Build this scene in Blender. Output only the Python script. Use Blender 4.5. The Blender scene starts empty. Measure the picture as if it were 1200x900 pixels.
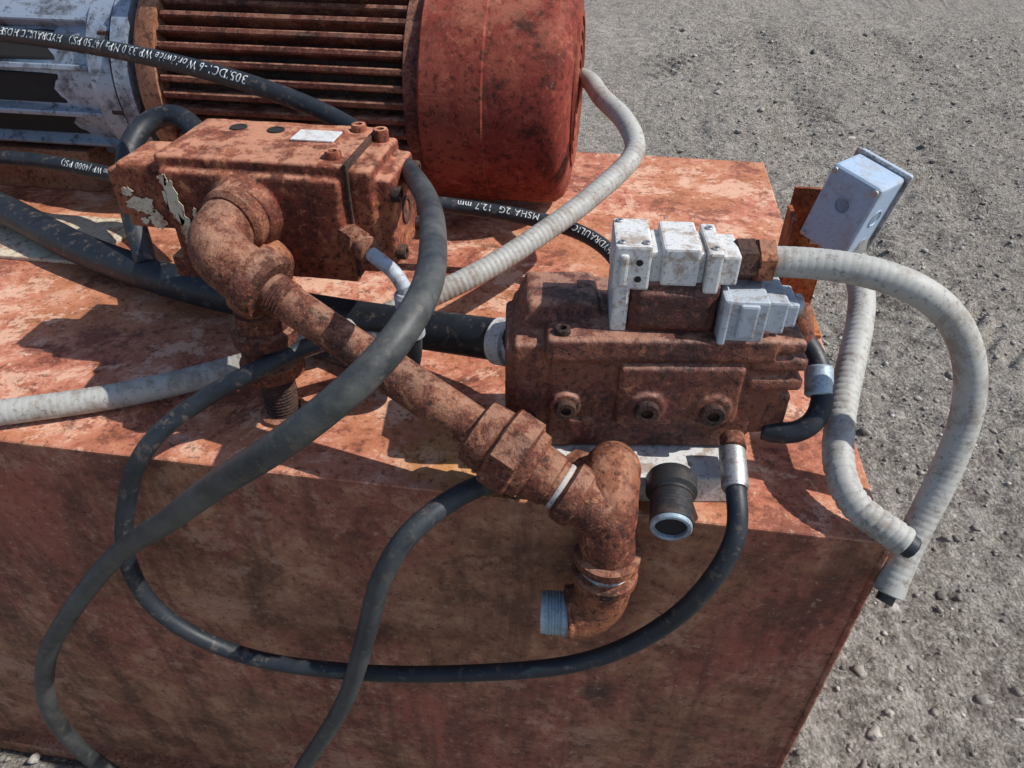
import bpy, bmesh, math, random
import numpy as np
from mathutils import Vector, Matrix
random.seed(4); rng=np.random.default_rng(7)
T=.83                      # tank height
scene=bpy.context.scene
scene.view_settings.view_transform='Standard'
scene.view_settings.look='None'; scene.view_settings.exposure=0

# ------------------------------------------------------------ materials
def newmat(name):
    m=bpy.data.materials.new(name); m.use_nodes=True
    nt=m.node_tree; b=nt.nodes['Principled BSDF']
    return m,nt,b
def N(nt,t,**k):
    n=nt.nodes.new(t)
    for a,v in k.items(): setattr(n,a,v)
    return n
def coords(nt,sc=(1,1,1),loc=(0,0,0)):
    tc=N(nt,'ShaderNodeTexCoord'); mp=N(nt,'ShaderNodeMapping')
    mp.inputs['Scale'].default_value=sc; mp.inputs['Location'].default_value=loc
    nt.links.new(tc.outputs['Object'],mp.inputs[0]); return mp.outputs[0]
def noise(nt,vec,scale,detail=6,rough=.6,dist=0):
    n=N(nt,'ShaderNodeTexNoise'); n.inputs['Scale'].default_value=scale
    n.inputs['Detail'].default_value=min(detail,6); n.inputs['Roughness'].default_value=rough
    n.inputs['Distortion'].default_value=dist
    nt.links.new(vec,n.inputs['Vector']); return n.outputs['Fac']
def ramp(nt,fac,stops,interp='LINEAR'):
    r=N(nt,'ShaderNodeValToRGB'); cr=r.color_ramp; cr.interpolation=interp
    while len(cr.elements)<len(stops): cr.elements.new(.5)
    for e,(p,c) in zip(cr.elements,stops):
        e.position=p; e.color=(c[0],c[1],c[2],1) if not isinstance(c,(int,float)) else (c,c,c,1)
    nt.links.new(fac,r.inputs[0]); return r.outputs[0]
def mix(nt,fac,a,b,mode='MIX'):
    m=N(nt,'ShaderNodeMix'); m.data_type='RGBA'; m.blend_type=mode
    for s,i in ((fac,0),(a,6),(b,7)):
        if isinstance(s,(int,float)): m.inputs[i].default_value=s
        elif isinstance(s,tuple): m.inputs[i].default_value=(*s,1)
        else: nt.links.new(s,m.inputs[i])
    return m.outputs[2]
def bump(nt,b,h,strength=.4,dist=.002,prev=None):
    n=N(nt,'ShaderNodeBump'); n.inputs['Strength'].default_value=strength; n.inputs['Distance'].default_value=dist
    nt.links.new(h,n.inputs['Height'])
    if prev is not None: nt.links.new(prev,n.inputs['Normal'])
    nt.links.new(n.outputs[0],b.inputs['Normal']); return n.outputs[0]
def upmask(nt,lo,hi):
    g=N(nt,'ShaderNodeNewGeometry'); s=N(nt,'ShaderNodeSeparateXYZ'); nt.links.new(g.outputs['Normal'],s.inputs[0])
    r=N(nt,'ShaderNodeMapRange'); r.inputs[1].default_value=lo; r.inputs[2].default_value=hi
    nt.links.new(s.outputs[2],r.inputs[0]); return r.outputs[0]
def near(nt,v,p,wob,k=.16):
    gp=N(nt,'ShaderNodeVectorMath',operation='DISTANCE'); nt.links.new(v,gp.inputs[0]); gp.inputs[1].default_value=p
    gm=N(nt,'ShaderNodeMath',operation='MULTIPLY_ADD'); nt.links.new(wob,gm.inputs[0]); gm.inputs[1].default_value=k; nt.links.new(gp.outputs['Value'],gm.inputs[2])
    return gm.outputs[0]

def rust(name,c_dark,c_main,c_light,scale=14,dust=None,dustamt=.5,bs=.5,bd=.0015,rough=.8,off=0,spec=.3,dk=.85):
    m,nt,b=newmat(name)
    v=coords(nt,loc=(off,off,0))
    n1=noise(nt,v,scale,6,.72,.4)
    col=ramp(nt,n1,[(.36,c_dark),(.45,c_main),(.56,c_main),(.64,c_light)])
    n2=noise(nt,v,scale*.3,5,.68,.3)
    col=mix(nt,ramp(nt,n2,[(.50,0),(.55,.65)]),col,tuple(x*.6+y*.4 for x,y in zip(c_light,c_main)))
    col=mix(nt,ramp(nt,n2,[(.39,.8),(.45,0)]),col,tuple(x*.65+y*.35 for x,y in zip(c_dark,c_main)))
    n3=noise(nt,v,scale*6,4,.75)
    col=mix(nt,ramp(nt,n3,[(.55,0),(.61,dk)]),col,c_dark)
    col=mix(nt,ramp(nt,n3,[(.36,.6),(.42,0)]),col,c_light)
    if dust:
        n5=noise(nt,coords(nt,loc=(7,2,9)),scale*1.1,5,.75)
        f=N(nt,'ShaderNodeMath',operation='MULTIPLY'); nt.links.new(upmask(nt,.35,.95),f.inputs[0])
        nt.links.new(ramp(nt,n5,[(.46,dustamt*.1),(.55,dustamt)]),f.inputs[1])
        col=mix(nt,f.outputs[0],col,dust)
    nt.links.new(col,b.inputs['Base Color'])
    b.inputs['Specular IOR Level'].default_value=spec
    nt.links.new(ramp(nt,n3,[(.35,rough-.2),(.62,min(1,rough+.12))]),b.inputs['Roughness'])
    p=bump(nt,b,n3,bs,bd); bump(nt,b,n1,bs*.8,bd*3,p)
    return m

M_cast=rust('rusty_cast',(.028,.013,.010),(.135,.038,.022),(.36,.14,.068),30,dust=(.46,.24,.15),dustamt=.5,bs=.9)
M_castp=rust('rusty_cast_peeling',(.038,.015,.011),(.175,.042,.023),(.42,.16,.075),26,dust=(.54,.26,.16),dustamt=.7,bs=.8,off=4)
M_pipe=rust('rusty_pipe',(.028,.014,.011),(.140,.041,.024),(.38,.165,.09),46,bs=1,bd=.002,off=2,dust=(.48,.27,.18),dustamt=.5)
M_pump=rust('rusty_pump',(.018,.010,.009),(.105,.028,.020),(.27,.10,.052),30,bs=.85,off=9,dust=(.44,.23,.15),dustamt=.6,rough=.64,spec=.5)
M_dark=rust('dark_rust',(.014,.011,.010),(.05,.026,.02),(.12,.055,.035),50,bs=.8)
M_oran=rust('orange_rust',(.10,.028,.014),(.33,.095,.033),(.52,.22,.08),24,bs=.5,off=5)
M_bell=rust('red_paint_worn',(.045,.017,.013),(.180,.032,.023),(.29,.085,.052),15,bs=.6,off=6,dust=(.44,.18,.11),dustamt=.5,rough=.84,dk=.75,spec=.18)
M_fin=rust('red_fin_paint',(.03,.014,.012),(.12,.031,.021),(.26,.12,.07),34,bs=.6,off=7,dust=(.44,.24,.16),dustamt=.6)
M_flang=rust('tan_rust',(.09,.04,.025),(.27,.11,.06),(.42,.22,.14),24,bs=.5,off=8)

def tank_mat():
    m,nt,b=newmat('tank_red_oxide')
    v=coords(nt)
    big=noise(nt,v,2.2,5,.70,.2); mid=noise(nt,v,13,6,.78,.2); fine=noise(nt,v,80,5,.78)
    patchy=noise(nt,coords(nt,loc=(9,3,1)),6,6,.80,.3)
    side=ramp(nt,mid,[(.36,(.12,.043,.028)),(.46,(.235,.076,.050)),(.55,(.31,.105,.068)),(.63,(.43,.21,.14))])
    side=mix(nt,ramp(nt,big,[(.46,0),(.54,.65)]),side,mix(nt,ramp(nt,mid,[(.38,0),(.6,1)]),(.14,.066,.036),(.38,.19,.10)))
    side=mix(nt,ramp(nt,big,[(.38,.6),(.44,0)]),side,(.36,.095,.062))
    vs=coords(nt,sc=(9,9,.9)); st=noise(nt,vs,2.2,6,.74,.2)
    side=mix(nt,ramp(nt,st,[(.50,0),(.60,.55)]),side,(.105,.042,.029))
    side=mix(nt,ramp(nt,patchy,[(.56,0),(.60,.5)]),side,(.44,.24,.165))
    side=mix(nt,ramp(nt,patchy,[(.38,.6),(.42,0)]),side,(.09,.036,.026))
    side=mix(nt,ramp(nt,near(nt,v,(-.27,0,.47),mid,.06),[(.045,.75),(.065,0)]),side,(.04,.025,.022))
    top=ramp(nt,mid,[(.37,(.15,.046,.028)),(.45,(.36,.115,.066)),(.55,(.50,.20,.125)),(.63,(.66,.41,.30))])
    top=mix(nt,ramp(nt,big,[(.46,0),(.55,.55)]),top,(.44,.18,.08))
    top=mix(nt,ramp(nt,patchy,[(.54,0),(.58,.75)]),top,(.66,.40,.28))
    top=mix(nt,ramp(nt,patchy,[(.40,.8),(.44,0)]),top,(.19,.058,.036))
    top=mix(nt,ramp(nt,near(nt,v,(-.44,.045,T),mid,.30),[(.17,.6),(.23,0)]),top,(.58,.29,.09))
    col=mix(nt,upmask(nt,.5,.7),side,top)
    col=mix(nt,ramp(nt,fine,[(.56,0),(.62,.65)]),col,(.07,.029,.021))
    col=mix(nt,ramp(nt,fine,[(.36,.6),(.41,0)]),col,(.48,.30,.22))
    nt.links.new(col,b.inputs['Base Color'])
    nt.links.new(ramp(nt,fine,[(.35,.5),(.62,.85)]),b.inputs['Roughness']); b.inputs['Specular IOR Level'].default_value=.35
    p=bump(nt,b,fine,.5,.0013); bump(nt,b,mid,.6,.004,p)
    return m
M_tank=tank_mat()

def paint(name,col,dirt=(.18,.13,.1),amt=.6,scale=30,rough=.5,metal=0,bs=.2):
    m,nt,b=newmat(name); v=coords(nt)
    n=noise(nt,v,scale,5,.75,.3); n2=noise(nt,v,scale*5,4,.75)
    c=mix(nt,ramp(nt,n,[(.49,0),(.62,amt)]),col,dirt)
    c=mix(nt,ramp(nt,n2,[(.57,0),(.63,amt*.8)]),c,tuple(x*.6 for x in dirt))
    nt.links.new(c,b.inputs['Base Color']); b.inputs['Metallic'].default_value=metal
    nt.links.new(ramp(nt,n,[(.3,rough),(.7,min(1,rough+.25))]),b.inputs['Roughness'])
    bump(nt,b,n2,bs,.001); return m
M_white=paint('white_grey_paint',(.58,.58,.57),(.28,.21,.16),.85,50,.5,0,.35)
M_grey=paint('light_grey_paint',(.38,.42,.47),(.2,.15,.12),.7,40,.45,0,.3)
M_box=paint('box_grey_enamel',(.33,.43,.56),(.3,.27,.25),.5,30,.4)
M_alu=paint('cast_aluminium',(.33,.38,.46),(.07,.065,.065),.85,16,.38,.4,.3)
M_steel=paint('zinc_steel',(.45,.45,.45),(.16,.11,.08),.8,60,.35,.75)
M_plate=paint('nameplate',(.72,.72,.70),(.4,.3,.25),.5,60,.35,.2)
M_cream=paint('cream_dusty_paint',(.55,.48,.36),(.3,.13,.08),.9,40,.8)
M_black=paint('black_steel',(.022,.022,.024),(.09,.06,.045),.6,40,.4)
M_hole=paint('dark_recess',(.012,.011,.011),(.03,.02,.02),.4,40,.8)
M_print=paint('white_print',(.66,.67,.66),(.2,.2,.2),.6,120,.6)
M_cond=paint('grey_conduit',(.37,.365,.34),(.20,.155,.12),.65,26,.5,0,.15)
M_tape=paint('thread_tape',(.42,.40,.38),(.18,.11,.08),.8,60,.6)
M_bluet=paint('thread_blue_grey',(.34,.43,.50),(.15,.13,.12),.6,60,.4,.4)
def hose_mat(name,col,dust,amt,fade=False):
    m,nt,b=newmat(name); v=coords(nt)
    n=noise(nt,v,16,5,.75,.3); n2=noise(nt,v,220,3,.7); n3=noise(nt,v,70,4,.75)
    f=ramp(nt,n,[(.38,amt*.2),(.64,amt)])
    if fade:   # the handled loop is dustier than the run behind the pump
        s=N(nt,'ShaderNodeSeparateXYZ'); nt.links.new(v,s.inputs[0])
        r=N(nt,'ShaderNodeMapRange'); r.inputs[1].default_value=.30; r.inputs[2].default_value=.12; nt.links.new(s.outputs[1],r.inputs[0])
        r2=N(nt,'ShaderNodeMath',operation='MULTIPLY_ADD'); r2.inputs[1].default_value=.9; r2.inputs[2].default_value=.1; nt.links.new(r.outputs[0],r2.inputs[0])
        q=N(nt,'ShaderNodeMath',operation='MULTIPLY'); nt.links.new(f,q.inputs[0]); nt.links.new(r2.outputs[0],q.inputs[1]); f=q.outputs[0]
    c=mix(nt,f,col,dust)
    c=mix(nt,ramp(nt,n3,[(.57,0),(.63,.5)]),c,(.13,.10,.08))
    nt.links.new(c,b.inputs['Base Color']); b.inputs['Specular IOR Level'].default_value=.38
    nt.links.new(ramp(nt,n,[(.3,.42),(.7,.62)]),b.inputs['Roughness'])
    bump(nt,b,n2,.3,.0006); return m
M_hose=hose_mat('black_rubber_hose',(.008,.012,.018),(.036,.042,.050),.6)
M_hosed=hose_mat('dusty_rubber_hose',(.009,.013,.018),(.105,.107,.100),.8,True)
M_hosem=hose_mat('grey_rubber_hose',(.010,.015,.022),(.066,.072,.074),.75)
M_hosebig=hose_mat('big_rubber_hose',(.007,.010,.015),(.026,.032,.040),.6)

def ground_mat():
    m,nt,b=newmat('dirt_gravel')
    v=coords(nt)
    big=noise(nt,v,.9,5,.65,.3); mid=noise(nt,v,9,6,.75,.2); fine=noise(nt,v,60,5,.8)
    vo=N(nt,'ShaderNodeTexVoronoi'); vo.inputs['Scale'].default_value=95; nt.links.new(v,vo.inputs['Vector'])
    c=ramp(nt,mid,[(.36,(.135,.113,.094)),(.48,(.25,.22,.188)),(.56,(.32,.287,.247)),(.66,(.46,.42,.37))])
    c=mix(nt,ramp(nt,big,[(.42,0),(.54,.6)]),c,(.185,.160,.134))
    c=mix(nt,ramp(nt,fine,[(.53,0),(.60,.85)]),c,(.54,.50,.445))
    c=mix(nt,ramp(nt,fine,[(.38,.85),(.44,0)]),c,(.055,.046,.039))
    sp=N(nt,'ShaderNodeSeparateColor'); nt.links.new(vo.outputs['Color'],sp.inputs[0])
    c=mix(nt,.36,c,mix(nt,sp.outputs[0],(.08,.069,.059),(.50,.465,.42)))
    nt.links.new(c,b.inputs['Base Color']); b.inputs['Roughness'].default_value=.95; b.inputs['Specular IOR Level'].default_value=.15
    inv=N(nt,'ShaderNodeMath',operation='SUBTRACT'); inv.inputs[0].default_value=1; nt.links.new(vo.outputs['Distance'],inv.inputs[1])
    p=bump(nt,b,fine,1,.014); bump(nt,b,inv.outputs[0],.9,.007,p)
    return m
M_ground=ground_mat()
def stone_mat():
    m,nt,b=newmat('stones'); v=coords(nt)
    n=noise(nt,v,16,2,.6); n2=noise(nt,v,150,4,.7)
    c=ramp(nt,n,[(.35,(.10,.09,.078)),(.5,(.26,.235,.205)),(.65,(.46,.425,.38))])
    c=mix(nt,ramp(nt,n2,[(.5,0),(.62,.5)]),c,(.13,.115,.10))
    nt.links.new(c,b.inputs['Base Color']); b.inputs['Roughness'].default_value=.9
    bump(nt,b,n2,.5,.002); return m
M_stone=stone_mat()

# ------------------------------------------------------------ mesh helpers (metres; z measured from tank top)
def W(p): return Vector((p[0],p[1],p[2]+T))
def link(ob): bpy.context.collection.objects.link(ob); return ob
def parent(name,loc=(0,0,0)):
    e=bpy.data.objects.new(name,None); e.empty_display_size=.05; e.location=W(loc); return link(e)
def add(ob,par):
    if par is not None:
        ob.parent=par; ob.location=-par.location
    return ob
def meshobj(name,verts,faces,mat,smooth=True,par=None):
    me=bpy.data.meshes.new(name); me.from_pydata([tuple(v) for v in verts],[],faces); me.update()
    if smooth: me.polygons.foreach_set('use_smooth',[True]*len(me.polygons))
    me.materials.append(mat); ob=link(bpy.data.objects.new(name,me)); return add(ob,par)
def bm_obj(name,bm,mat,par,smooth=False):
    bmesh.ops.recalc_face_normals(bm,faces=bm.faces)
    me=bpy.data.meshes.new(name); bm.to_mesh(me); bm.free(); me.materials.append(mat)
    if smooth: me.polygons.foreach_set('use_smooth',[True]*len(me.polygons))
    return add(link(bpy.data.objects.new(name,me)),par)
def bm_box(bm,c,s,rot=None,taper=None,bev=.003,seg=2,frame=None):
    r=bmesh.ops.create_cube(bm,size=1); vs=r['verts']
    for v in vs:
        x,y,z=v.co
        if taper and z>0: x*=taper[0]; y*=taper[1]
        v.co=Vector((x*s[0],y*s[1],z*s[2]))
    if rot is not None: bmesh.ops.rotate(bm,verts=vs,cent=(0,0,0),matrix=rot)
    bmesh.ops.translate(bm,verts=vs,vec=Vector(c))
    if frame is not None: bmesh.ops.transform(bm,matrix=frame,verts=vs)
    bmesh.ops.translate(bm,verts=vs,vec=Vector((0,0,T)))
    if bev>0:
        es=list({e for v in vs for e in v.link_edges})
        bmesh.ops.bevel(bm,geom=es,offset=bev,segments=seg,affect='EDGES',profile=.6)
def box(name,x,y,z,mat,par,bev=.003,rot=None,taper=None,frame=None,seg=2):
    bm=bmesh.new()
    bm_box(bm,((x[0]+x[1])/2,(y[0]+y[1])/2,(z[0]+z[1])/2),(x[1]-x[0],y[1]-y[0],z[1]-z[0]),rot,taper,bev,seg,frame)
    return bm_obj(name,bm,mat,par)
def basis(d):
    d=Vector(d).normalized(); a=Vector((0,0,1)) if abs(d.z)<.9 else Vector((1,0,0))
    u=d.cross(a).normalized(); return d,u,d.cross(u).normalized()
def lathe_data(p0,d,prof,seg=32,ph=0,frame=None,caps=True):
    d,u,w=basis(d); p0=Vector(p0); vs=[];fs=[]
    for t,r in prof:
        for k in range(seg):
            a=2*math.pi*k/seg+ph
            v=p0+d*t+(u*math.cos(a)+w*math.sin(a))*r
            if frame is not None: v=frame@v
            vs.append(W(v))
    n=len(prof)
    for i in range(n-1):
        for k in range(seg):
            k2=(k+1)%seg; fs.append((i*seg+k,(i)*seg+k2,(i+1)*seg+k2,(i+1)*seg+k))
    if caps: fs.append(tuple(range(seg))[::-1]); fs.append(tuple((n-1)*seg+k for k in range(seg)))
    return vs,fs
def autosmooth(ob,ang=35):
    me=ob.data
    me.polygons.foreach_set('use_smooth',[True]*len(me.polygons))
    bm=bmesh.new(); bm.from_mesh(me)
    bmesh.ops.recalc_face_normals(bm,faces=bm.faces)
    for e in bm.edges:
        if len(e.link_faces)==2: e.smooth = e.calc_face_angle(0)<math.radians(ang)
    bm.to_mesh(me); bm.free()
def lathe(name,p0,d,prof,mat,par,seg=32,ph=0,frame=None,caps=True):
    vs,fs=lathe_data(p0,d,prof,seg,ph,frame,caps)
    ob=meshobj(name,vs,fs,mat,True,par); autosmooth(ob); return ob
def hexnut(name,p0,d,r,L,mat,par,ph=.3,frame=None,sides=6):
    c=r*.07
    return lathe(name,p0,d,[(0,r*.88),(c,r),(L-c,r),(L,r*.88)],mat,par,sides,ph,frame)
def socket(name,p0,d,r,L,mat,par,frame=None):
    return lathe(name,p0,d,[(0,r),(L*.85,r),(L,r*.9),(L,r*.5),(L*.3,r*.48)],mat,par,20,0,frame)
def catmull(pts,step=.004):
    P=[Vector(p) for p in pts]; P=[P[0]*2-P[1]]+P+[P[-1]*2-P[-2]]; out=[]
    for i in range(1,len(P)-2):
        p0,p1,p2,p3=P[i-1:i+3]
        def tj(ti,a,b): return ti+max((b-a).length,1e-6)**.5
        t0=0;t1=tj(t0,p0,p1);t2=tj(t1,p1,p2);t3=tj(t2,p2,p3)
        n=max(4,int((p2-p1).length/step*1.2))
        for k in range(n):
            t=t1+(t2-t1)*k/n
            A1=p0*((t1-t)/(t1-t0))+p1*((t-t0)/(t1-t0)); A2=p1*((t2-t)/(t2-t1))+p2*((t-t1)/(t2-t1)); A3=p2*((t3-t)/(t3-t2))+p3*((t-t2)/(t3-t2))
            B1=A1*((t2-t)/(t2-t0))+A2*((t-t0)/(t2-t0)); B2=A2*((t3-t)/(t3-t1))+A3*((t-t1)/(t3-t1))
            out.append(B1*((t2-t)/(t2-t1))+B2*((t-t1)/(t2-t1)))
    out.append(P[-2])
    arr=np.array([list(v) for v in out])
    d=np.r_[0,np.cumsum(np.linalg.norm(np.diff(arr,axis=0),axis=1))]
    s=np.linspace(0,d[-1],max(8,int(d[-1]/step)))
    arr=np.stack([np.interp(s,d,arr[:,k]) for k in range(3)],1)
    w=max(1,int(.012/step))
    for _ in range(3):
        a2=arr.copy()
        for k in range(-w,w+1):
            if k: a2+=arr[np.clip(np.arange(len(arr))+k,0,len(arr)-1)]
        a2/=2*w+1; a2[:w]=arr[:w]; a2[-w:]=arr[-w:]; arr=a2
    return arr
def frames(arr):
    tan=np.gradient(arr,axis=0); tan/=np.linalg.norm(tan,axis=1)[:,None]
    up=np.array([0,0,1.])
    u=up-tan[0]*(up@tan[0])
    if np.linalg.norm(u)<.2: u=np.array([0,-1.,0])-tan[0]*(-tan[0][1])
    u/=np.linalg.norm(u); us=[u]
    for i in range(1,len(arr)):
        u=us[-1]-tan[i]*(us[-1]@tan[i]); u/=np.linalg.norm(u); us.append(u)
    us=np.array(us); vs=np.cross(tan,us); return tan,us,vs
def tube(name,pts,r,mat,par=None,seg=20,step=.004,rib=None):
    arr=catmull(pts,step); t,u,v=frames(arr)
    L=np.r_[0,np.cumsum(np.linalg.norm(np.diff(arr,axis=0),axis=1))]
    rr=np.full(len(arr),r)
    if rib:
        pitch,amp=rib; ph=(L/pitch)%1.0
        rr=rr*(1+amp*(np.where(ph<.72,.5,-.8)))
    a=np.linspace(0,2*np.pi,seg,endpoint=False)
    V=arr[:,None,:]+rr[:,None,None]*(u[:,None,:]*np.cos(a)[None,:,None]+v[:,None,:]*np.sin(a)[None,:,None])
    V=V.reshape(-1,3); V[:,2]+=T; n=len(arr); F=[]
    for i in range(n-1):
        b=i*seg
        for k in range(seg):
            k2=(k+1)%seg; F.append((b+k,b+k2,b+seg+k2,b+seg+k))
    F.append(tuple(range(seg))[::-1]); F.append(tuple((n-1)*seg+k for k in range(seg)))
    return meshobj(name,V,F,mat,True,par),arr,(t,u,v,L)
def print_on(name,text,info,r,s0,ang,size,par,flip=False,mat=None):
    arr,(t,u,v,L)=info
    cu=bpy.data.curves.new('tmp','FONT'); cu.body=text; cu.size=size*20; cu.resolution_u=3; cu.space_character=1.12
    ob=bpy.data.objects.new('tmp',cu); link(ob)
    dg=bpy.context.evaluated_depsgraph_get(); me=bpy.data.meshes.new_from_object(ob.evaluated_get(dg))
    bpy.data.objects.remove(ob)
    bm=bmesh.new(); bm.from_mesh(me)
    for vv in bm.verts:
        x,y=vv.co.x/20,vv.co.y/20-size*.35
        if flip: x,y=-x,-y
        s=s0+x; i=int(np.clip(np.searchsorted(L,s),1,len(L)-1)); f=(s-L[i-1])/(L[i]-L[i-1])
        c=arr[i-1]*(1-f)+arr[i]*f; uu=u[i-1]*(1-f)+u[i]*f; ww=v[i-1]*(1-f)+v[i]*f
        a=ang-y/r
        p=c+(uu*math.cos(a)+ww*math.sin(a))*(r+.0009)
        vv.co=Vector((p[0],p[1],p[2]+T))
    bm.to_mesh(me); bm.free(); me.name=name; me.materials.clear(); me.materials.append(mat or M_print)
    return add(link(bpy.data.objects.new(name,me)),par)
def cast(ob,vox=.0022,sm=4,disp=.0012):
    m=ob.modifiers.new('r','REMESH'); m.mode='VOXEL'; m.voxel_size=vox; m.use_smooth_shade=True
    s=ob.modifiers.new('s','SMOOTH'); s.iterations=sm; s.factor=.5
    tx=bpy.data.textures.new('cl','CLOUDS'); tx.noise_scale=.018
    d=ob.modifiers.new('d','DISPLACE'); d.texture=tx; d.strength=disp; d.mid_level=.5; d.texture_coords='LOCAL'
    return ob
def multi(name,parts,mat,par,frame=None,castit=True,**k):
    bm=bmesh.new()
    for p in parts:
        if p[0]=='b':
            x,y,z=p[1:4]; tp=p[4] if len(p)>4 else None; rt=p[5] if len(p)>5 else None
            bm_box(bm,((x[0]+x[1])/2,(y[0]+y[1])/2,(z[0]+z[1])/2),(x[1]-x[0],y[1]-y[0],z[1]-z[0]),rt,tp,.003,1,frame)
        else:
            vs,fs=lathe_data(p[1],p[2],p[3],28,0,frame)
            bv=[bm.verts.new(v) for v in vs]
            for f in fs: bm.faces.new([bv[i] for i in f])
    ob=bm_obj(name,bm,mat,par,True)
    if castit: cast(ob,**k)
    return ob

# ------------------------------------------------------------ ground
def vnoise(x,y,seed):
    def h(ix,iy):
        n=(ix.astype(np.int64)*374761393+iy.astype(np.int64)*668265263+seed*974634777)&0xffffffff
        n=((n^(n>>13))*1274126177)&0xffffffff; n=n^(n>>16); return (n&0xffff)/65535.
    ix=np.floor(x);iy=np.floor(y);fx=x-ix;fy=y-iy;fx=fx*fx*(3-2*fx);fy=fy*fy*(3-2*fy)
    return (h(ix,iy)*(1-fx)+h(ix+1,iy)*fx)*(1-fy)+(h(ix,iy+1)*(1-fx)+h(ix+1,iy+1)*fx)*fy-.5
def sstep(a,b,x): t=np.clip((x-a)/(b-a),0,1); return t*t*(3-2*t)
def hfun(x,y):
    base=.06*vnoise(x*.8,y*.8,1)+.035*vnoise(x*2.6,y*2.6,2)
    clod=.022*vnoise(x*8,y*8,3)+.016*vnoise(x*20,y*20,4)+.013*vnoise(x*45,y*45,5)
    tr=np.zeros_like(base); mm=np.zeros_like(base)
    def strip(cx,ang,w,pitch,amp,y0,y1,sd,skew):
        ca,sa=math.cos(ang),math.sin(ang)
        u=(x-cx[0])*ca+(y-cx[1])*sa; v=-(x-cx[0])*sa+(y-cx[1])*ca
        u=u+.05*np.sin(v*1.3+sd)
        m=sstep(w/2+.04,w/2-.03,np.abs(u)+.05*vnoise(x*9,y*9,sd+3))*sstep(y0,y0+.5,v)*sstep(y1,y1-.5,v)
        m=m*np.clip(.62+1.6*vnoise(x*1.6,y*1.6,sd)+.9*vnoise(x*6,y*6,sd+5),.08,1)
        ph=((v+skew*np.abs(u))/pitch+.22*vnoise(x*5,y*5,sd+9))%1
        bars=sstep(0,.2,ph)*sstep(.65,.4,ph)
        return m*(-.012+amp*bars),m
    for a in (((.70,3.9),-.03,.44,.10,.027,-2.4,3.6,11,.45),((1.25,3.6),.02,.30,.09,.022,-2.1,3.4,17,.4),((1.95,3.6),.10,.42,.10,.025,-2.3,3.4,12,.45),
              ((1.20,1.75),.40,.38,.09,.024,-1.5,1.7,13,.6),((-.1,5.1),-.5,.34,.10,.022,-1.2,1.8,14,.5),
              ((1.15,.45),.15,.38,.09,.022,-1.3,1.1,15,.6),((2.9,3.0),.25,.42,.11,.025,-1.8,2.4,16,.5)):
        h,m=strip(*a); tr=tr+h*(1-mm); mm=np.maximum(mm,m)
    return base+clod*(1-.45*mm)+tr
def grid_axis(lo,hi,st,far):
    mid=np.arange(lo,hi,st); a=[];s=st;p=lo
    while p>-far: s*=1.35; p-=s; a.append(p)
    b=[];s=st;p=mid[-1]
    while p<far: s*=1.35; p+=s; b.append(p)
    return np.array(a[::-1]+list(mid)+b)
gx=grid_axis(-.15,4.0,.0105,150); gy=grid_axis(-.9,7.4,.0135,150)
X,Y=np.meshgrid(gx,gy); Zg=hfun(X,Y)*np.where((np.abs(X)<12)&(np.abs(Y)<14),1,.3)
tankmask=(X>-2.6)&(X<.03)&(Y>-.03)&(Y<1.1); Zg=np.where(tankmask,np.minimum(Zg,-.004),Zg)
nv=X.size; me=bpy.data.meshes.new('ground')
me.vertices.add(nv); me.vertices.foreach_set('co',np.stack([X,Y,Zg],-1).reshape(-1).astype(np.float32))
nyy,nxx=X.shape; idx=np.arange(nv).reshape(nyy,nxx)
q=np.stack([idx[:-1,:-1],idx[:-1,1:],idx[1:,1:],idx[1:,:-1]],-1).reshape(-1,4)
me.loops.add(q.size); me.loops.foreach_set('vertex_index',q.reshape(-1).astype(np.int32))
me.polygons.add(len(q)); me.polygons.foreach_set('loop_start',np.arange(0,q.size,4,dtype=np.int32)); me.polygons.foreach_set('loop_total',np.full(len(q),4,dtype=np.int32))
me.update(calc_edges=True); me.validate(); me.polygons.foreach_set('use_smooth',[True]*len(me.polygons)); me.materials.append(M_ground)
link(bpy.data.objects.new('ground',me))

def rocks(name,count,smin,smax,sub,region,power=2.2):
    bm=bmesh.new(); bmesh.ops.create_icosphere(bm,subdivisions=sub,radius=1)
    tv=np.array([v.co[:] for v in bm.verts]); tf=np.array([[v.index for v in f.verts] for f in bm.faces]); bm.free()
    xs=rng.uniform(region[0],region[1],count); ys=rng.uniform(region[2],region[3],count)
    keep=~((xs>-2.25)&(xs<.03)&(ys>-.02)&(ys<1.08)); xs=xs[keep];ys=ys[keep]; n=len(xs)
    s=smin+(smax-smin)*rng.random(n)**power
    zs=hfun(xs,ys)
    V=np.repeat(tv[None],n,0)*(1+.28*rng.standard_normal((n,len(tv),1)).clip(-1.5,1.5))
    V*= np.stack([rng.uniform(.7,1.3,n),rng.uniform(.7,1.3,n),rng.uniform(.45,.9,n)],1)[:,None,:]*s[:,None,None]
    a=rng.uniform(0,6.28,n); c,sn=np.cos(a)[:,None],np.sin(a)[:,None]
    x=V[...,0]*c-V[...,1]*sn; y=V[...,0]*sn+V[...,1]*c
    V=np.stack([x+xs[:,None],y+ys[:,None],V[...,2]+(zs+s*.15)[:,None]],-1)
    F=(tf[None]+(np.arange(n)*len(tv))[:,None,None]).reshape(-1,3)
    m=bpy.data.meshes.new(name); m.vertices.add(n*len(tv)); m.vertices.foreach_set('co',V.reshape(-1).astype(np.float32))
    m.loops.add(F.size); m.loops.foreach_set('vertex_index',F.reshape(-1).astype(np.int32))
    m.polygons.add(len(F)); m.polygons.foreach_set('loop_start',np.arange(0,F.size,3,dtype=np.int32)); m.polygons.foreach_set('loop_total',np.full(len(F),3,dtype=np.int32))
    m.update(calc_edges=True); m.materials.append(M_stone); return m
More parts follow.
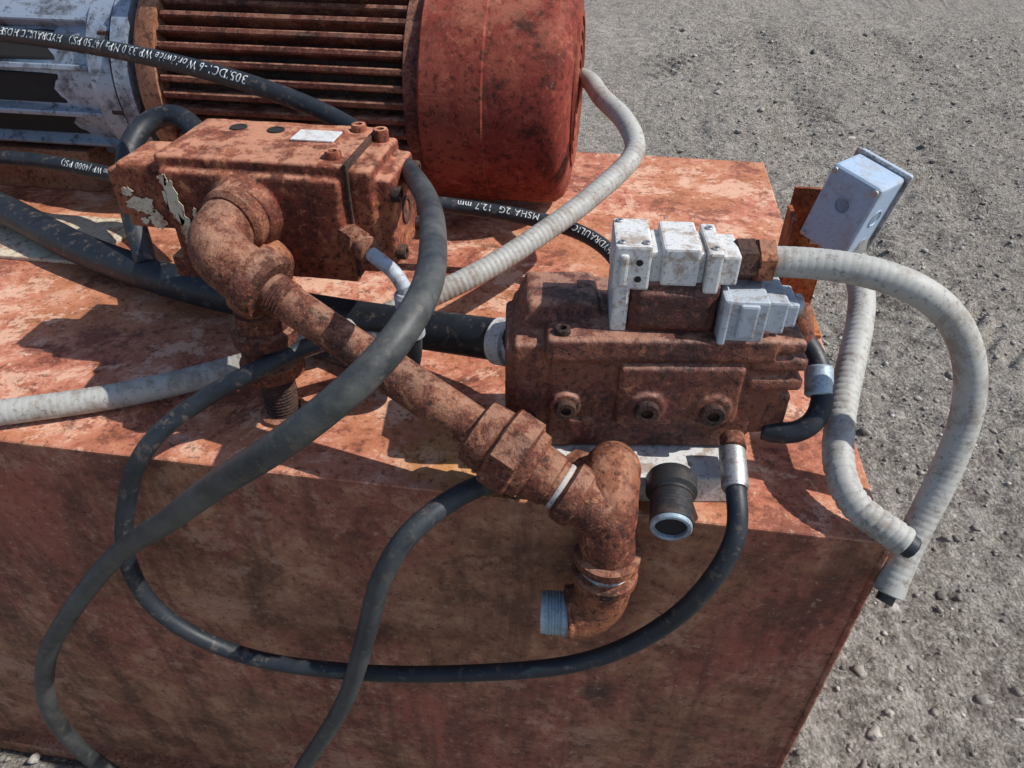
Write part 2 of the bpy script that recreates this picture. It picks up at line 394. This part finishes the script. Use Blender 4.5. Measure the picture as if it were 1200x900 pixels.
g=parent('gravel',(1,1,-T))
for nm,args in (('fine_gravel',(15000,.003,.009,1,(-.1,3.4,-.9,6.5))),('stones',(600,.008,.021,2,(-.1,3.4,-.9,6.5),2.5)),('gravel_near_front',(1500,.003,.012,1,(-2.2,.2,-.8,-.02)))):
    m=rocks(nm,*args); add(link(bpy.data.objects.new(nm,m)),g)

# ------------------------------------------------------------ tank
tank=parent('hydraulic_tank',(-1.1,.52,-.4))
TL=-2.3; TD=1.049
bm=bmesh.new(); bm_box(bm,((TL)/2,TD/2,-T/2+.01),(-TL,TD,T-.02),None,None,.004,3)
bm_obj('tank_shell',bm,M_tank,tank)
box('base_flange',(TL,.0),(-.022,TD+.012),(-T+.0,-T+.034),M_flang,tank,.003)
tube('corner_weld',[(.0005,.0005,-.01),(.001,.0,-.3),(.0,.001,-.6),(.001,.0,-.8)],.004,M_tank,tank,seg=10,step=.004,rib=(.009,.12))
box('cover_plate',(-1.42,-1.14),(.40,.56),(0.0005,.007),M_cream,tank,.002)

# ------------------------------------------------------------ electric motor
motor=parent('electric_motor',(-.85,.77,.2))
MY,MZ=.775,.205
ax=(1,0,0)
lathe('fan_cover',(-.625,MY,MZ),ax,[(0,.150),(0,.190),(.004,.194),(.100,.194),(.103,.1915),(.192,.191),(.211,.188),(.224,.178),(.231,.160),(.234,.135),(.234,.0)],M_bell,motor,96)
for k in range(5): lathe('grille_ring_%d'%k,(-.392,MY,MZ),ax,[(0,.125-k*.022),(.004,.125-k*.022),(.004,.117-k*.022),(0,.117-k*.022)],M_bell,motor,48,caps=False)
lathe('stator_frame',(-1.07,MY,MZ),ax,[(0,.10),(0,.146),(.45,.146),(.45,.1)],M_dark,motor,64)
bm=bmesh.new(); nf=44
for k in range(nf):
    a=2*math.pi*(k+.5)/nf
    if math.sin(a)<-.82: continue
    rot=Matrix.Rotation(a+random.uniform(-.02,.02),3,'X')
    rd=.160+random.uniform(-.0015,.0015)
    c=Vector((-.843,math.cos(a)*rd,math.sin(a)*rd))+Vector((0,MY,MZ))
    bm_box(bm,c,(.43,.036,.0105),rot,(1,.97),.0022,1)
bm_obj('cooling_fins',bm,M_fin,motor)
lathe('end_shield',(-.650,MY,MZ),ax,[(0,.12),(0,.180),(.024,.180),(.024,.12)],M_fin,motor,64)
lathe('drive_end_shield',(-1.10,MY,MZ),ax,[(0,.10),(0,.174),(.012,.181),(.038,.181),(.038,.1)],M_flang,motor,64)
box('terminal_box',(-1.04,-.70),(MY-.12,MY+.10),(MZ+.160,MZ+.25),M_bell,motor,.006)
box('foot_front',(-1.02,-.66),(MY-.175,MY-.10),(.0,.03),M_fin,motor,.004)
box('foot_back',(-1.02,-.66),(MY+.10,MY+.175),(.0,.03),M_fin,motor,.004)
box('foot_web',(-1.0,-.68),(MY-.12,MY+.12),(.025,.10),M_fin,motor,.004)
hs=parent('pump_coupling_housing',(-1.4,.77,.2))
HX=.10
lathe('housing_flange',(-1.245+HX,MY,MZ),ax,[(0,.1),(0,.170),(.028,.170),(.028,.1)],M_alu,hs,48)
lathe('housing_body',(-1.80+HX,MY,MZ),ax,[(0,.08),(0,.150),(.03,.152),(.035,.120),(.10,.122),(.40,.134),(.50,.142),(.505,.160),(.545,.160),(.545,.1)],M_alu,hs,64)
for a in range(0,360,30):
    an=math.radians(a+15); rot=Matrix.Rotation(an,3,'X')
    bm=bmesh.new(); bm_box(bm,Vector((-1.53+HX,MY+math.cos(an)*.138,MZ+math.sin(an)*.138)),(.46,.03,.010),rot,None,.002,1)
    bm_obj('rib_%d'%a,bm,M_alu,hs)
for a in (150,180,210,240,270,30):
    an=math.radians(a); rot=Matrix.Rotation(an,3,'X')
    bm=bmesh.new(); bm_box(bm,Vector((-1.47+HX,MY+math.cos(an)*.126,MZ+math.sin(an)*.126)),(.20,.018,.050),rot,None,.004,2)
    bm_obj('window_%d'%a,bm,M_hole,hs)
for a in range(0,360,45):
    an=math.radians(a+10); hexnut('bolt_%d'%a,(-1.275+HX,MY+math.cos(an)*.150,MZ+math.sin(an)*.150),(1,0,0),.012,.03,M_dark,hs)
box('housing_support',(-1.55,-1.30),(MY-.10,MY+.10),(.0,.08),M_flang,hs,.004)

# ------------------------------------------------------------ left hydraulic pump with pipework
vp=parent('hydraulic_vane_pump',(-.7,.23,.2))
multi('pump_casting',[
 ('b',(-.812,-.594),(.178,.305),(.145,.286)),
 ('b',(-.806,-.60),(.170,.30),(.17,.272)),
 ('b',(-.868,-.812),(.180,.262),(.195,.272),(.9,.9)),
 ('b',(-.882,-.862),(.188,.250),(.205,.262)),
 ('b',(-.83,-.70),(.182,.29),(.13,.16)),
 ('b',(-.598,-.566),(.182,.292),(.158,.280)),
 ('b',(-.572,-.548),(.190,.284),(.165,.268)),
 ('b',(-.80,-.62),(.20,.29),(.283,.2885)),
 ('l',(-.712,.20,.228),(0,-1,0),[(0,.043),(.03,.043),(.048,.038)]),
],M_castp,vp,vox=.0022,sm=1,disp=.0018)
box('end_gasket',(-.5945,-.5905),(.177,.297),(.155,.288),M_dark,vp,.001)
for i,(y,z) in enumerate(((.198,.25),(.275,.25),(.198,.18),(.275,.18))):
    socket('cap_screw_%d'%i,(-.549,y,z),(1,0,0),.009,.010,M_dark,vp)
lathe('end_port',(-.549,.237,.215),(1,0,0),[(0,.016),(.003,.016),(.003,.012),(.001,.011)],M_dark,vp,24)
for i,(x,y) in enumerate(((-.612,.288),(-.612,.200),(-.582,.276))): socket('top_screw_%d'%i,(x,y,.280),(0,0,1),.009,.014,M_castp,vp)
for i,(x,y) in enumerate(((-.752,.268),(-.705,.266))):
    lathe('port_mark_%d'%i,(x,y,.2885),(0,0,1),[(0,.010),(.0015,.010),(.0015,.0075),(.0008,.0072)],M_hole,vp,24)
box('nameplate',(-.675,-.625),(.235,.268),(.2892,.2910),M_plate,vp,.0004)
def patch(name,pts,mat,par):
    bm=bmesh.new(); vs=[bm.verts.new(W(p)) for p in pts]; f=bm.faces.new(vs)
    r=bmesh.ops.extrude_face_region(bm,geom=[f]); ev=[e for e in r['geom'] if isinstance(e,bmesh.types.BMVert)]
    bmesh.ops.translate(bm,verts=ev,vec=(0,-.0008,0)); return bm_obj(name,bm,mat,par)
rr=random.Random(3)
def blob(cx,cz,rx,rz,y,n=30):
    return [(cx+math.cos(a)*rx*(1+rr.uniform(-.45,.3)),y,cz+math.sin(a)*rz*(1+rr.uniform(-.3,.3))) for a in [2*math.pi*k/n for k in range(n)]]
for i,b_ in enumerate(((-.795,.238,.009,.026),(-.788,.200,.008,.022),(-.779,.178,.007,.010),(-.800,.262,.005,.006),(-.772,.222,.003,.009),(-.768,.196,.003,.006))):
    patch('peeled_paint_%d'%i,blob(*b_,.1684),M_cream,vp)
for i,b_ in enumerate(((-.842,.225,.018,.010),(-.828,.207,.010,.011),(-.856,.240,.007,.005),(-.845,.205,.005,.004))):
    patch('peeled_paint_end_%d'%i,blob(*b_,.1792),M_cream,vp)

pp=parent('suction_pipe_assembly',(-.5,.03,.12))
A=Vector((-.672,.085,.196)); B=Vector((-.312,-.030,.044)); D=(B-A).normalized(); LL=(B-A).length
def rough_tube(*a,**k):
    ob,arr,inf=tube(*a,**k); tx=bpy.data.textures.new('cl','CLOUDS'); tx.noise_scale=.012
    d=ob.modifiers.new('d','DISPLACE'); d.texture=tx; d.strength=.0022; d.mid_level=.5; d.texture_coords='LOCAL'; return ob
rough_tube('elbow',[(-.714,.165,.229),(-.720,.138,.226),(-.720,.112,.219),(-.706,.096,.210),tuple(A+D*.012)],.0315,M_pipe,pp,seg=40,step=.003)
lathe('elbow_collar_port',(-.713,.163,.229),(-.2,-1,-.05),[(0,.032),(.002,.0375),(.018,.0375),(.023,.032)],M_pipe,pp,40)
lathe('elbow_collar_pipe',A-D*.004,D,[(0,.032),(.003,.0385),(.022,.0385),(.028,.034),(.028,.018)],M_pipe,pp,40)
prof=[(0,.02),(.024,.0215)]
for k in range(5): prof+=[(.030+k*.004,.0222),(.032+k*.004,.0205)]
prof+=[(.055,.0200),(.150,.0195),(.152,.0235),(.165,.0238),(.168,.0225),(.245,.0225),(LL,.0215)]
lathe('diagonal_pipe',A,D,prof,M_pipe,pp,32)
s=LL-.128
lathe('union_collar',A+D*s,D,[(0,.023),(.004,.034),(.026,.036),(.030,.033)],M_pipe,pp,32)
hexnut('union_nut',A+D*(s+.028),D,.044,.034,M_pipe,pp,.2,sides=8)
lathe('union_tail',A+D*(s+.060),D,[(0,.037),(.010,.036),(.014,.029),(.035,.028),(.037,.025),(.068,.024)],M_pipe,pp,32)
lathe('thread_tape',A+D*(LL-.026),D,[(0,.0252),(.001,.0256),(.004,.0255),(.005,.0248)],M_tape,pp,32)
lathe('street_elbow_collar',A+D*(LL-.020),D,[(0,.026),(.003,.032),(.018,.032),(.022,.029)],M_pipe,pp,32)
rough_tube('tee_body',[(-.283,.012,.052),(-.284,-.010,.052),(-.284,-.028,.040),(-.282,-.038,.012),(-.280,-.040,-.02),(-.280,-.041,-.030)],.029,M_cast,pp,seg=40,step=.003)
lathe('tee_dome',(-.283,.008,.052),(0,1,.1),[(0,.0288),(.012,.027),(.022,.021),(.028,.013),(.030,.004)],M_cast,pp,40)
rough_tube('tee_branch',[tuple(B-D*.004),tuple(B+D*.015),tuple(B+D*.03)],.027,M_pipe,pp,seg=32,step=.003)
lathe('tee_collar',(-.280,-.041,-.010),(.0,0,-1),[(0,.028),(.003,.0345),(.013,.0345),(.017,.030)],M_cast,pp,40)
lathe('close_nipple',(-.280,-.041,-.026),(0,0,-1),[(0,.024),(.002,.028),(.004,.025),(.006,.028),(.008,.025),(.010,.028),(.012,.025),(.016,.025)],M_tape,pp,32)
lathe('lower_elbow_collar',(-.280,-.041,-.041),(0,0,-1),[(0,.032),(.002,.0345),(.011,.0345),(.014,.030)],M_cast,pp,40)
rough_tube('lower_elbow',[(-.280,-.041,-.050),(-.280,-.042,-.080),(-.285,-.044,-.103),(-.298,-.047,-.114),(-.316,-.050,-.116)],.030,M_cast,pp,seg=40,step=.003)
pr=[(0,.024)]
for k in range(6): pr+=[(.006+k*.0035,.0245),(.0078+k*.0035,.0228)]
pr+=[(.030,.0228),(.030,.019),(.012,.018)]
lathe('male_thread_end',(-.314,-.050,-.116),(-1,-.08,-.03),pr,M_bluet,pp,32)
rs=parent('drain_riser',(-.68,.1,.07))
prr=[(0,.019)]
for k in range(13): prr+=[(.006+k*.0045,.0205),(.008+k*.0045,.0190)]
prr+=[(.075,.019)]
lathe('threaded_nipple',(-.681,.098,-.001),(0,0,1),prr,M_dark,rs,28)
lathe('coupling',(-.681,.098,.066),(0,0,1),[(0,.030),(.003,.036),(.018,.036),(.022,.031),(.045,.031),(.048,.036),(.062,.036),(.065,.03),(.085,.028)],M_cast,rs,32)
tube('riser_bend',[(-.681,.098,.12),(-.683,.105,.15),(-.69,.13,.170),(-.695,.19,.175)],.028,M_cast,rs,seg=28,step=.003)
lathe('base_ring',(-.681,.098,.0),(0,0,1),[(0,.028),(.006,.028),(.008,.024)],M_flang,rs,32)
sf=parent('small_hose_fitting',(-.58,.16,.18))
so_=Vector((.012,.0,.010))
def sh(p): return tuple(Vector(p)+so_)
hexnut('fitting_hex',sh((-.612,.180,.196)),(.75,-.6,-.05),.016,.026,M_pipe,sf)
lathe('fitting_stem',sh((-.60,.168,.195)),(.75,-.6,-.05),[(0,.010),(.018,.010),(.022,.015),(.034,.015),(.036,.012)],M_pipe,sf,24)
tube('fitting_elbow',[sh((-.578,.150,.193)),(-.550,.132,.203),(-.530,.120,.200),(-.519,.115,.184),(-.516,.115,.168)],.008,M_grey,sf,step=.002)
lathe('fitting_ferrule',(-.516,.115,.178),(0,.05,-1),[(0,.012),(.004,.015),(.018,.015),(.020,.0125),(.024,.0145),(.056,.0145),(.058,.012)],M_grey,sf,24)
tube('fitting_hose',[(-.516,.117,.125),(-.522,.124,.08),(-.55,.15,.035),(-.62,.19,.018),(-.72,.23,.014)],.0115,M_hose,sf)

# ------------------------------------------------------------ valve manifold on the right
fr=Matrix.Translation((-.355,.045,0))@Matrix.Rotation(math.radians(8.5),4,'Z')
vm=parent('valve_manifold',(-.25,.1,.1))
box('subplate',(-.002,.205),(-.042,.135),(.0005,.036),M_white,vm,.0025,frame=fr)
multi('manifold_casting',[
 ('b',(.0,.215),(.004,.125),(.038,.160)),
 ('b',(-.004,.222),(-.002,.125),(.154,.181)),
 ('b',(-.036,.004),(.008,.115),(.048,.168)),
 ('b',(-.044,-.030),(.014,.108),(.055,.160)),
 ('b',(-.034,.060),(.030,.120),(.160,.196),(.75,.75)),
 ('b',(.07,.195),(-.004,.03),(.075,.150)),
 ('b',(.205,.252),(.006,.10),(.056,.108)),
 ('b',(.205,.240),(.006,.10),(.06,.17)),
 ('b',(.200,.256),(.000,.105),(.118,.134)),
 ('b',(.200,.256),(.000,.105),(.142,.158)),
 ('b',(.200,.250),(.000,.105),(.164,.178)),
 ('b',(.02,.05),(.0,.03),(.05,.08)),
 ('l',(.10,.01,.10),(0,-1,0),[(0,.020),(.017,.020),(.019,.018)]),
 ('l',(.018,.01,.098),(0,-1,0),[(0,.016),(.012,.016)]),
 ('l',(.168,.01,.096),(0,-1,0),[(0,.020),(.018,.020)]),
 ('l',(-.02,.02,.075),(0,-1,0),[(0,.016),(.012,.014)]),
],M_pump,vm,frame=fr,vox=.0021,sm=1,disp=.0016)
for i,(u,z,r,d) in enumerate(((.018,.098,.011,-.002),(.100,.100,.013,-.008),(.168,.096,.013,-.007),(-.02,.075,.009,.008))):
    socket('plug_%d'%i,(u,d,z),(0,-1,0),r,.008,M_dark,vm,frame=fr)
for i,(u,z) in enumerate(((.250,.082),)):
    socket('end_bolt_%d'%i,(u,.05,z),(1,0,0),.011,.012,M_dark,vm,frame=fr)
for i,(u,v) in enumerate(((.012,.012),(.205,.012),(.205,.11))):
    socket('top_bolt_%d'%i,(u,v,.180),(0,0,1),.008,.007,M_dark,vm,frame=fr)
lathe('black_port_fitting',(-.222,.020,.040),(0,-1,-.12),[(0,.018),(.0,.024),(.004,.026),(.020,.026),(.023,.0215),(.026,.0215)],M_black,vm,32)
pr=[(0,.0205)]
for k in range(5): pr+=[(.003+k*.004,.0212),(.005+k*.004,.0198)]
pr+=[(.025,.0215),(.033,.0215)]
lathe('port_thread_end',(-.222,-.006,.037),(0,-1,-.12),pr,M_black,vm,32)
lathe('port_rim',(-.2225,-.0385,.0330),(0,-1,-.12),[(0,.0205),(.004,.0205),(.005,.0195),(.005,.0165),(.0045,.0160),(.0008,.0155)],M_bluet,vm,32,caps=False)
lathe('port_bore',(-.2225,-.0385,.0330),(0,-1,-.12),[(0,.0157),(.0012,.0157)],M_hole,vm,32)
lathe('side_port_fitting',(-.162,.062,.066),(.03,-1,-.15),[(0,.010),(0,.013),(.016,.013),(.018,.010),(.022,.010)],M_cast,vm,24)
hexnut('subplate_nut',(-.318,.028,.034),(0,0,1),.014,.012,M_cast,vm)

# solenoid pilot valve
sv=parent('solenoid_valve',(-.23,.1,.24))
f2=Matrix.Translation((-.350,.045,-.006))@Matrix.Rotation(math.radians(5),4,'Z')
multi('pilot_body',[('b',(.068,.152),(.022,.095),(.183,.240)),('b',(.074,.145),(.018,.09),(.19,.232))],M_pump,sv,frame=f2,vox=.002,sm=1,disp=.0008)
box('pilot_end_plate',(.052,.0675),(.020,.090),(.186,.240),M_white,sv,.003,frame=f2)
def blk(nm,parts,mat):
    for i,(x,y,z) in enumerate(parts): box('%s_%d'%(nm,i),x,y,z,mat,sv,.0026,frame=f2)
blk('coil_block',[((.050,.084),(.020,.080),(.233,.278)),((.0842,.134),(.026,.074),(.236,.270)),
  ((.094,.128),(.0205,.080),(.2385,.2765)),
  ((.134,.148),(.018,.082),(.2325,.2742)),((.1482,.166),(.026,.074),(.238,.268)),
  ((.055,.063),(.0165,.07),(.238,.270))],M_white)
for i,(u,v) in enumerate(((.056,.027),(.078,.027),(.056,.072),(.141,.028),(.141,.070))):
    socket('coil_screw_%d'%i,(u,v,.277 if u<.1 else .273),(0,0,1),.0035,.003,M_steel,sv,frame=f2)
for i,(u,z) in enumerate(((.073,.262),(.073,.245))):
    lathe('coil_hole_%d'%i,(u,.0198,z),(0,-1,0),[(0,.0032),(.0008,.0032),(.0008,.003)],M_hole,sv,14,frame=f2)
blk('lower_coil',[((.154,.198),(.012,.080),(.184,.229)),((.1982,.218),(.020,.072),(.190,.225)),((.2182,.230),(.026,.066),(.194,.219)),((.170,.188),(.0085,.07),(.19,.2265)),((.154,.162),(.008,.082),(.182,.2325))],M_grey)
lathe('lower_coil_cap',(.230,.046,.207),(1,0,0),[(0,.012),(.006,.012),(.008,.009)],M_steel,sv,20,frame=f2)
hexnut('conduit_bushing',(.164,.052,.252),(1,.1,-.02),.020,.020,M_dark,sv,frame=f2)
hexnut('conduit_nut',(.183,.054,.251),(1,.1,-.02),.022,.018,M_cast,sv,.6,frame=f2)

# ------------------------------------------------------------ junction box + bracket
jb=parent('electrical_junction_box',(0,.39,.2))
fb=Matrix.Translation((-.006,.392,.190))@Matrix.Rotation(math.radians(-42),4,'Z')@Matrix.Rotation(math.radians(12),4,'Y')@Matrix.Scale(.95,4)
box('box_body',(-.036,.036),(-.040,.022),(-.055,.055),M_box,jb,.006,frame=fb,seg=3)
box('box_lid',(-.039,.039),(.0225,.034),(-.058,.058),M_box,jb,.004,frame=fb,seg=2)
box('lid_flange',(-.041,.041),(.0195,.0222),(-.060,.060),M_steel,jb,.001,frame=fb)
for i,(x,z) in enumerate(((-.030,.048),(.030,.048),(-.030,-.048),(.030,-.048))):
    lathe('lid_screw_%d'%i,(x,-.0395,z),(0,-1,0),[(0,.004),(.003,.004),(.0035,.002)],M_steel,jb,12,frame=fb)
for nm,p,d in (('left',(-.0355,-.01,.005),(-1,0,0)),('front',(.0,-.0395,.012),(0,-1,0)),('right',(.0355,-.01,.005),(1,0,0))):
    lathe('knockout_'+nm,p,d,[(0,.012),(.0015,.012),(.0015,.0105),(.0005,.010)],M_box,jb,28,frame=fb)
lathe('connector_body',(.000,.384,.152),(.08,-.12,-1),[(0,.020),(.018,.020),(.020,.017),(.026,.017)],M_steel,jb,24)
hexnut('connector_nut',(.005,.382,.130),(.02,-.25,-1),.0225,.020,M_steel,jb)
bk=parent('rusty_mounting_bracket',(-.03,.47,.1))
box('upright',(-.068,-.004),(.452,.458),(0,.185),M_oran,bk,.001)
box('side_web',(-.072,-.066),(.40,.452),(0,.16),M_oran,bk,.001)
box('foot',(-.075,-.002),(.37,.47),(.0005,.006),M_oran,bk,.001)
box('arm',(-.04,-.01),(.418,.452),(.12,.15),M_steel,bk,.002)

# ------------------------------------------------------------ conduits
c1=parent('flexible_conduit',(-.6,.2,.05))
tube('conduit',[(-.405,.90,.20),(-.37,.80,.215),(-.345,.70,.218),(-.300,.605,.208),(-.284,.556,.185),(-.334,.477,.150),(-.399,.402,.120),(-.481,.320,.090),(-.593,.242,.060),(-.738,.154,.032),(-.874,.083,.019),(-.997,.030,.018),(-1.10,-.01,.018),(-1.25,-.06,.0),(-1.4,-.10,-.1)],.0155,M_cond,c1,seg=24,step=.0015,rib=(.0075,.018))
c2=parent('flexible_conduit',(0,.08,.2))
tube('conduit',[(-.160,.116,.244),(-.120,.115,.246),(-.073,.108,.246),(-.027,.101,.236),(.016,.100,.208),(.043,.090,.168),(.057,.078,.112),(.050,.054,.050),(.032,.023,-.005),(.014,-.012,-.048)],.0146,M_cond,c2,seg=24,step=.0015,rib=(.0075,.014))
lathe('cut_end',(.0155,-.010,-.046),(-.3,-.6,-.75),[(0,.0151),(.012,.0154),(.013,.0147),(.013,.012),(.004,.011)],M_cond,c2,24)
tube('wires',[(.014,-.012,-.05),(.010,-.020,-.060),(.008,-.023,-.063)],.009,M_black,c2,seg=10)
c3=parent('flexible_conduit',(-.03,.2,.1))
tube('conduit',[(.006,.380,.125),(.012,.325,.108),(-.004,.250,.100),(-.022,.190,.088),(-.043,.114,.066),(-.050,.055,.044),(-.036,.020,.026),(-.010,.004,.019),(.010,-.006,.011)],.0155,M_cond,c3,seg=24,step=.0015,rib=(.0085,.045))
tube('wires',[(.008,-.005,.012),(.014,-.0080,.009),(.017,-.009,.0075)],.0122,M_hose,c3,seg=10)

# ------------------------------------------------------------ hoses
h1=parent('hydraulic_hose',(-.7,0,.25))
pts=[(-1.60,.64,.26),(-1.434,.613,.30),(-1.304,.586,.303),(-1.016,.483,.31),(-.782,.387,.302),(-.678,.368,.275),(-.589,.315,.252),(-.508,.175,.266),(-.455,.010,.292),(-.438,-.095,.300),(-.455,-.150,.283),(-.512,-.178,.235),(-.600,-.165,.155),(-.700,-.12,.045),(-.810,-.085,-.065),(-.889,-.09,-.156),(-.985,-.100,-.293),(-1.045,-.100,-.446),(-1.06,-.090,-.60),(-1.02,-.08,-.75),(-.95,-.1,-.81)]
o,arr,inf=tube('hose',pts,.0118,M_hosed,h1,seg=24,step=.004)
print_on('print_text','305/DC1-6 Worldwide WP 33.0 MPa (4750 PSI)   HYDRAULIC HOSE  EN 853',(arr,inf),.0118,.86,.85,.0165,h1,True)
h2=parent('hydraulic_hose',(-.5,0,-.1))
tube('hose',[(-.162,.040,.058),(-.161,.0,.051),(-.157,-.030,.030),(-.168,-.048,-.010),(-.205,-.055,-.098),(-.286,-.060,-.187),(-.439,-.060,-.255),(-.598,-.060,-.291),(-.737,-.060,-.286),(-.822,-.060,-.219),(-.846,-.050,-.134),(-.830,-.026,-.045),(-.785,-.012,.035),(-.735,.030,.070),(-.674,.055,.100),(-.62,.12,.10),(-.55,.2,.05)],.0102,M_hose,h2,seg=20)
lathe('ferrule',(-.1625,.052,.062),(.03,-1,-.22),[(0,.010),(.003,.0135),(.048,.0135),(.052,.012)],M_steel,h2,24)
h3=parent('hydraulic_hose',(-.5,-.08,-.1))
tube('hose',[(-.345,.03,.008),(-.39,.015,.018),(-.425,-.010,.022),(-.452,-.040,.022),(-.480,-.070,.008),(-.508,-.085,-.045),(-.535,-.090,-.143),(-.583,-.090,-.303),(-.676,-.085,-.517),(-.760,-.08,-.70),(-.84,-.12,-.80)],.0115,M_hosem,h3,seg=20)
h4=parent('large_suction_hose',(-.9,.35,.05))
tube('hose',[(-1.60,.60,.06),(-1.352,.494,.045),(-1.121,.386,.035),(-.909,.312,.035),(-.749,.272,.040),(-.588,.226,.058),(-.445,.180,.082),(-.385,.155,.095)],.0255,M_hosebig,h4,seg=28)
lathe('hose_clamp_collar',(-.430,.172,.085),(.9,-.38,.2),[(0,.027),(.002,.0285),(.020,.0285),(.022,.024),(.045,.022),(.06,.022)],M_white,h4,28)
h5=parent('hydraulic_hose',(-.45,.47,.1))
o,arr,inf=tube('hose',[(-.78,.40,.16),(-.70,.45,.135),(-.615,.470,.120),(-.539,.483,.110),(-.433,.482,.100),(-.354,.466,.090),(-.307,.430,.080),(-.276,.35,.07),(-.28,.26,.09),(-.29,.18,.12)],.0115,M_hose,h5,seg=20)
print_on('print_text','1/2 HYDRAULIC HOSE  MSHA 2G  12.7 mm',(arr,inf),.0115,.55,.85,.014,h5,True)
h6=parent('hydraulic_hose',(-1.3,.57,.1))
o,arr,inf=tube('hose',[(-1.62,.55,.10),(-1.490,.572,.1),(-1.394,.579,.1),(-1.295,.572,.1),(-1.164,.540,.10),(-1.05,.47,.12),(-.93,.37,.15),(-.85,.28,.16)],.0125,M_hose,h6,seg=20)
print_on('print_text','15/8 HOSE  12.5 mm WP (4000 PSI)',(arr,inf),.0125,.62,.85,.015,h6,True)
h7=parent('hydraulic_hose',(-1.05,.5,.18))
tube('hose',[(-.99,.34,.05),(-1.03,.40,.12),(-1.055,.46,.165),(-1.050,.515,.195),(-1.015,.54,.207),(-.96,.51,.195),(-.90,.43,.15)],.0160,M_hose,h7,seg=20)
h8=parent('hydraulic_hose',(-.08,.12,.1))
tube('hose',[(-.115,.17,.145),(-.090,.155,.135),(-.072,.120,.110),(-.076,.085,.080),(-.100,.080,.062),(-.125,.09,.058)],.0115,M_hose,h8,seg=20)
lathe('ferrule',(-.076,.130,.118),(.02,-.6,-.5),[(0,.013),(.002,.0145),(.03,.0145),(.032,.012)],M_bluet,h8,24)
lathe('rusty_stub',(-.105,.165,.17),(.3,-.3,-1),[(0,.012),(.004,.014),(.05,.014),(.052,.010)],M_cast,h8,24)

# ------------------------------------------------------------ light
sdir=Vector((.88,.03,1)).normalized()
sun=bpy.data.lights.new('sun','SUN'); sun.energy=5.0; sun.angle=math.radians(.5); sun.color=(1,.965,.90)
so=link(bpy.data.objects.new('sun',sun)); so.rotation_euler=sdir.to_track_quat('Z','Y').to_euler(); so.location=(3,1,5)
w=bpy.data.worlds.new('World'); scene.world=w; w.use_nodes=True; nt=w.node_tree
bg=nt.nodes['Background']; sky=nt.nodes.new('ShaderNodeTexSky'); sky.sky_type='NISHITA'; sky.sun_disc=False
sky.sun_elevation=math.asin(sdir.z); sky.sun_rotation=math.atan2(sdir.x,sdir.y)
nt.links.new(sky.outputs[0],bg.inputs[0]); bg.inputs[1].default_value=.14

# ------------------------------------------------------------ camera
yaw,pitch,roll=.1495,.6619,.0047
F=Vector((-math.sin(yaw)*math.cos(pitch),math.cos(yaw)*math.cos(pitch),-math.sin(pitch)))
R=Vector((math.cos(yaw),math.sin(yaw),0)); U=R.cross(F)
R2=R*math.cos(roll)+U*math.sin(roll); U2=R2.cross(F)
cam=bpy.data.cameras.new('camera'); cam.sensor_width=36; cam.lens=36*845.55/1200; cam.clip_start=.02; cam.clip_end=1000
co=link(bpy.data.objects.new('camera',cam))
M=Matrix((( R2.x,U2.x,-F.x,-.3062),(R2.y,U2.y,-F.y,-.5274),(R2.z,U2.z,-F.z,1.4031),(0,0,0,1)))
co.matrix_world=M; scene.camera=co
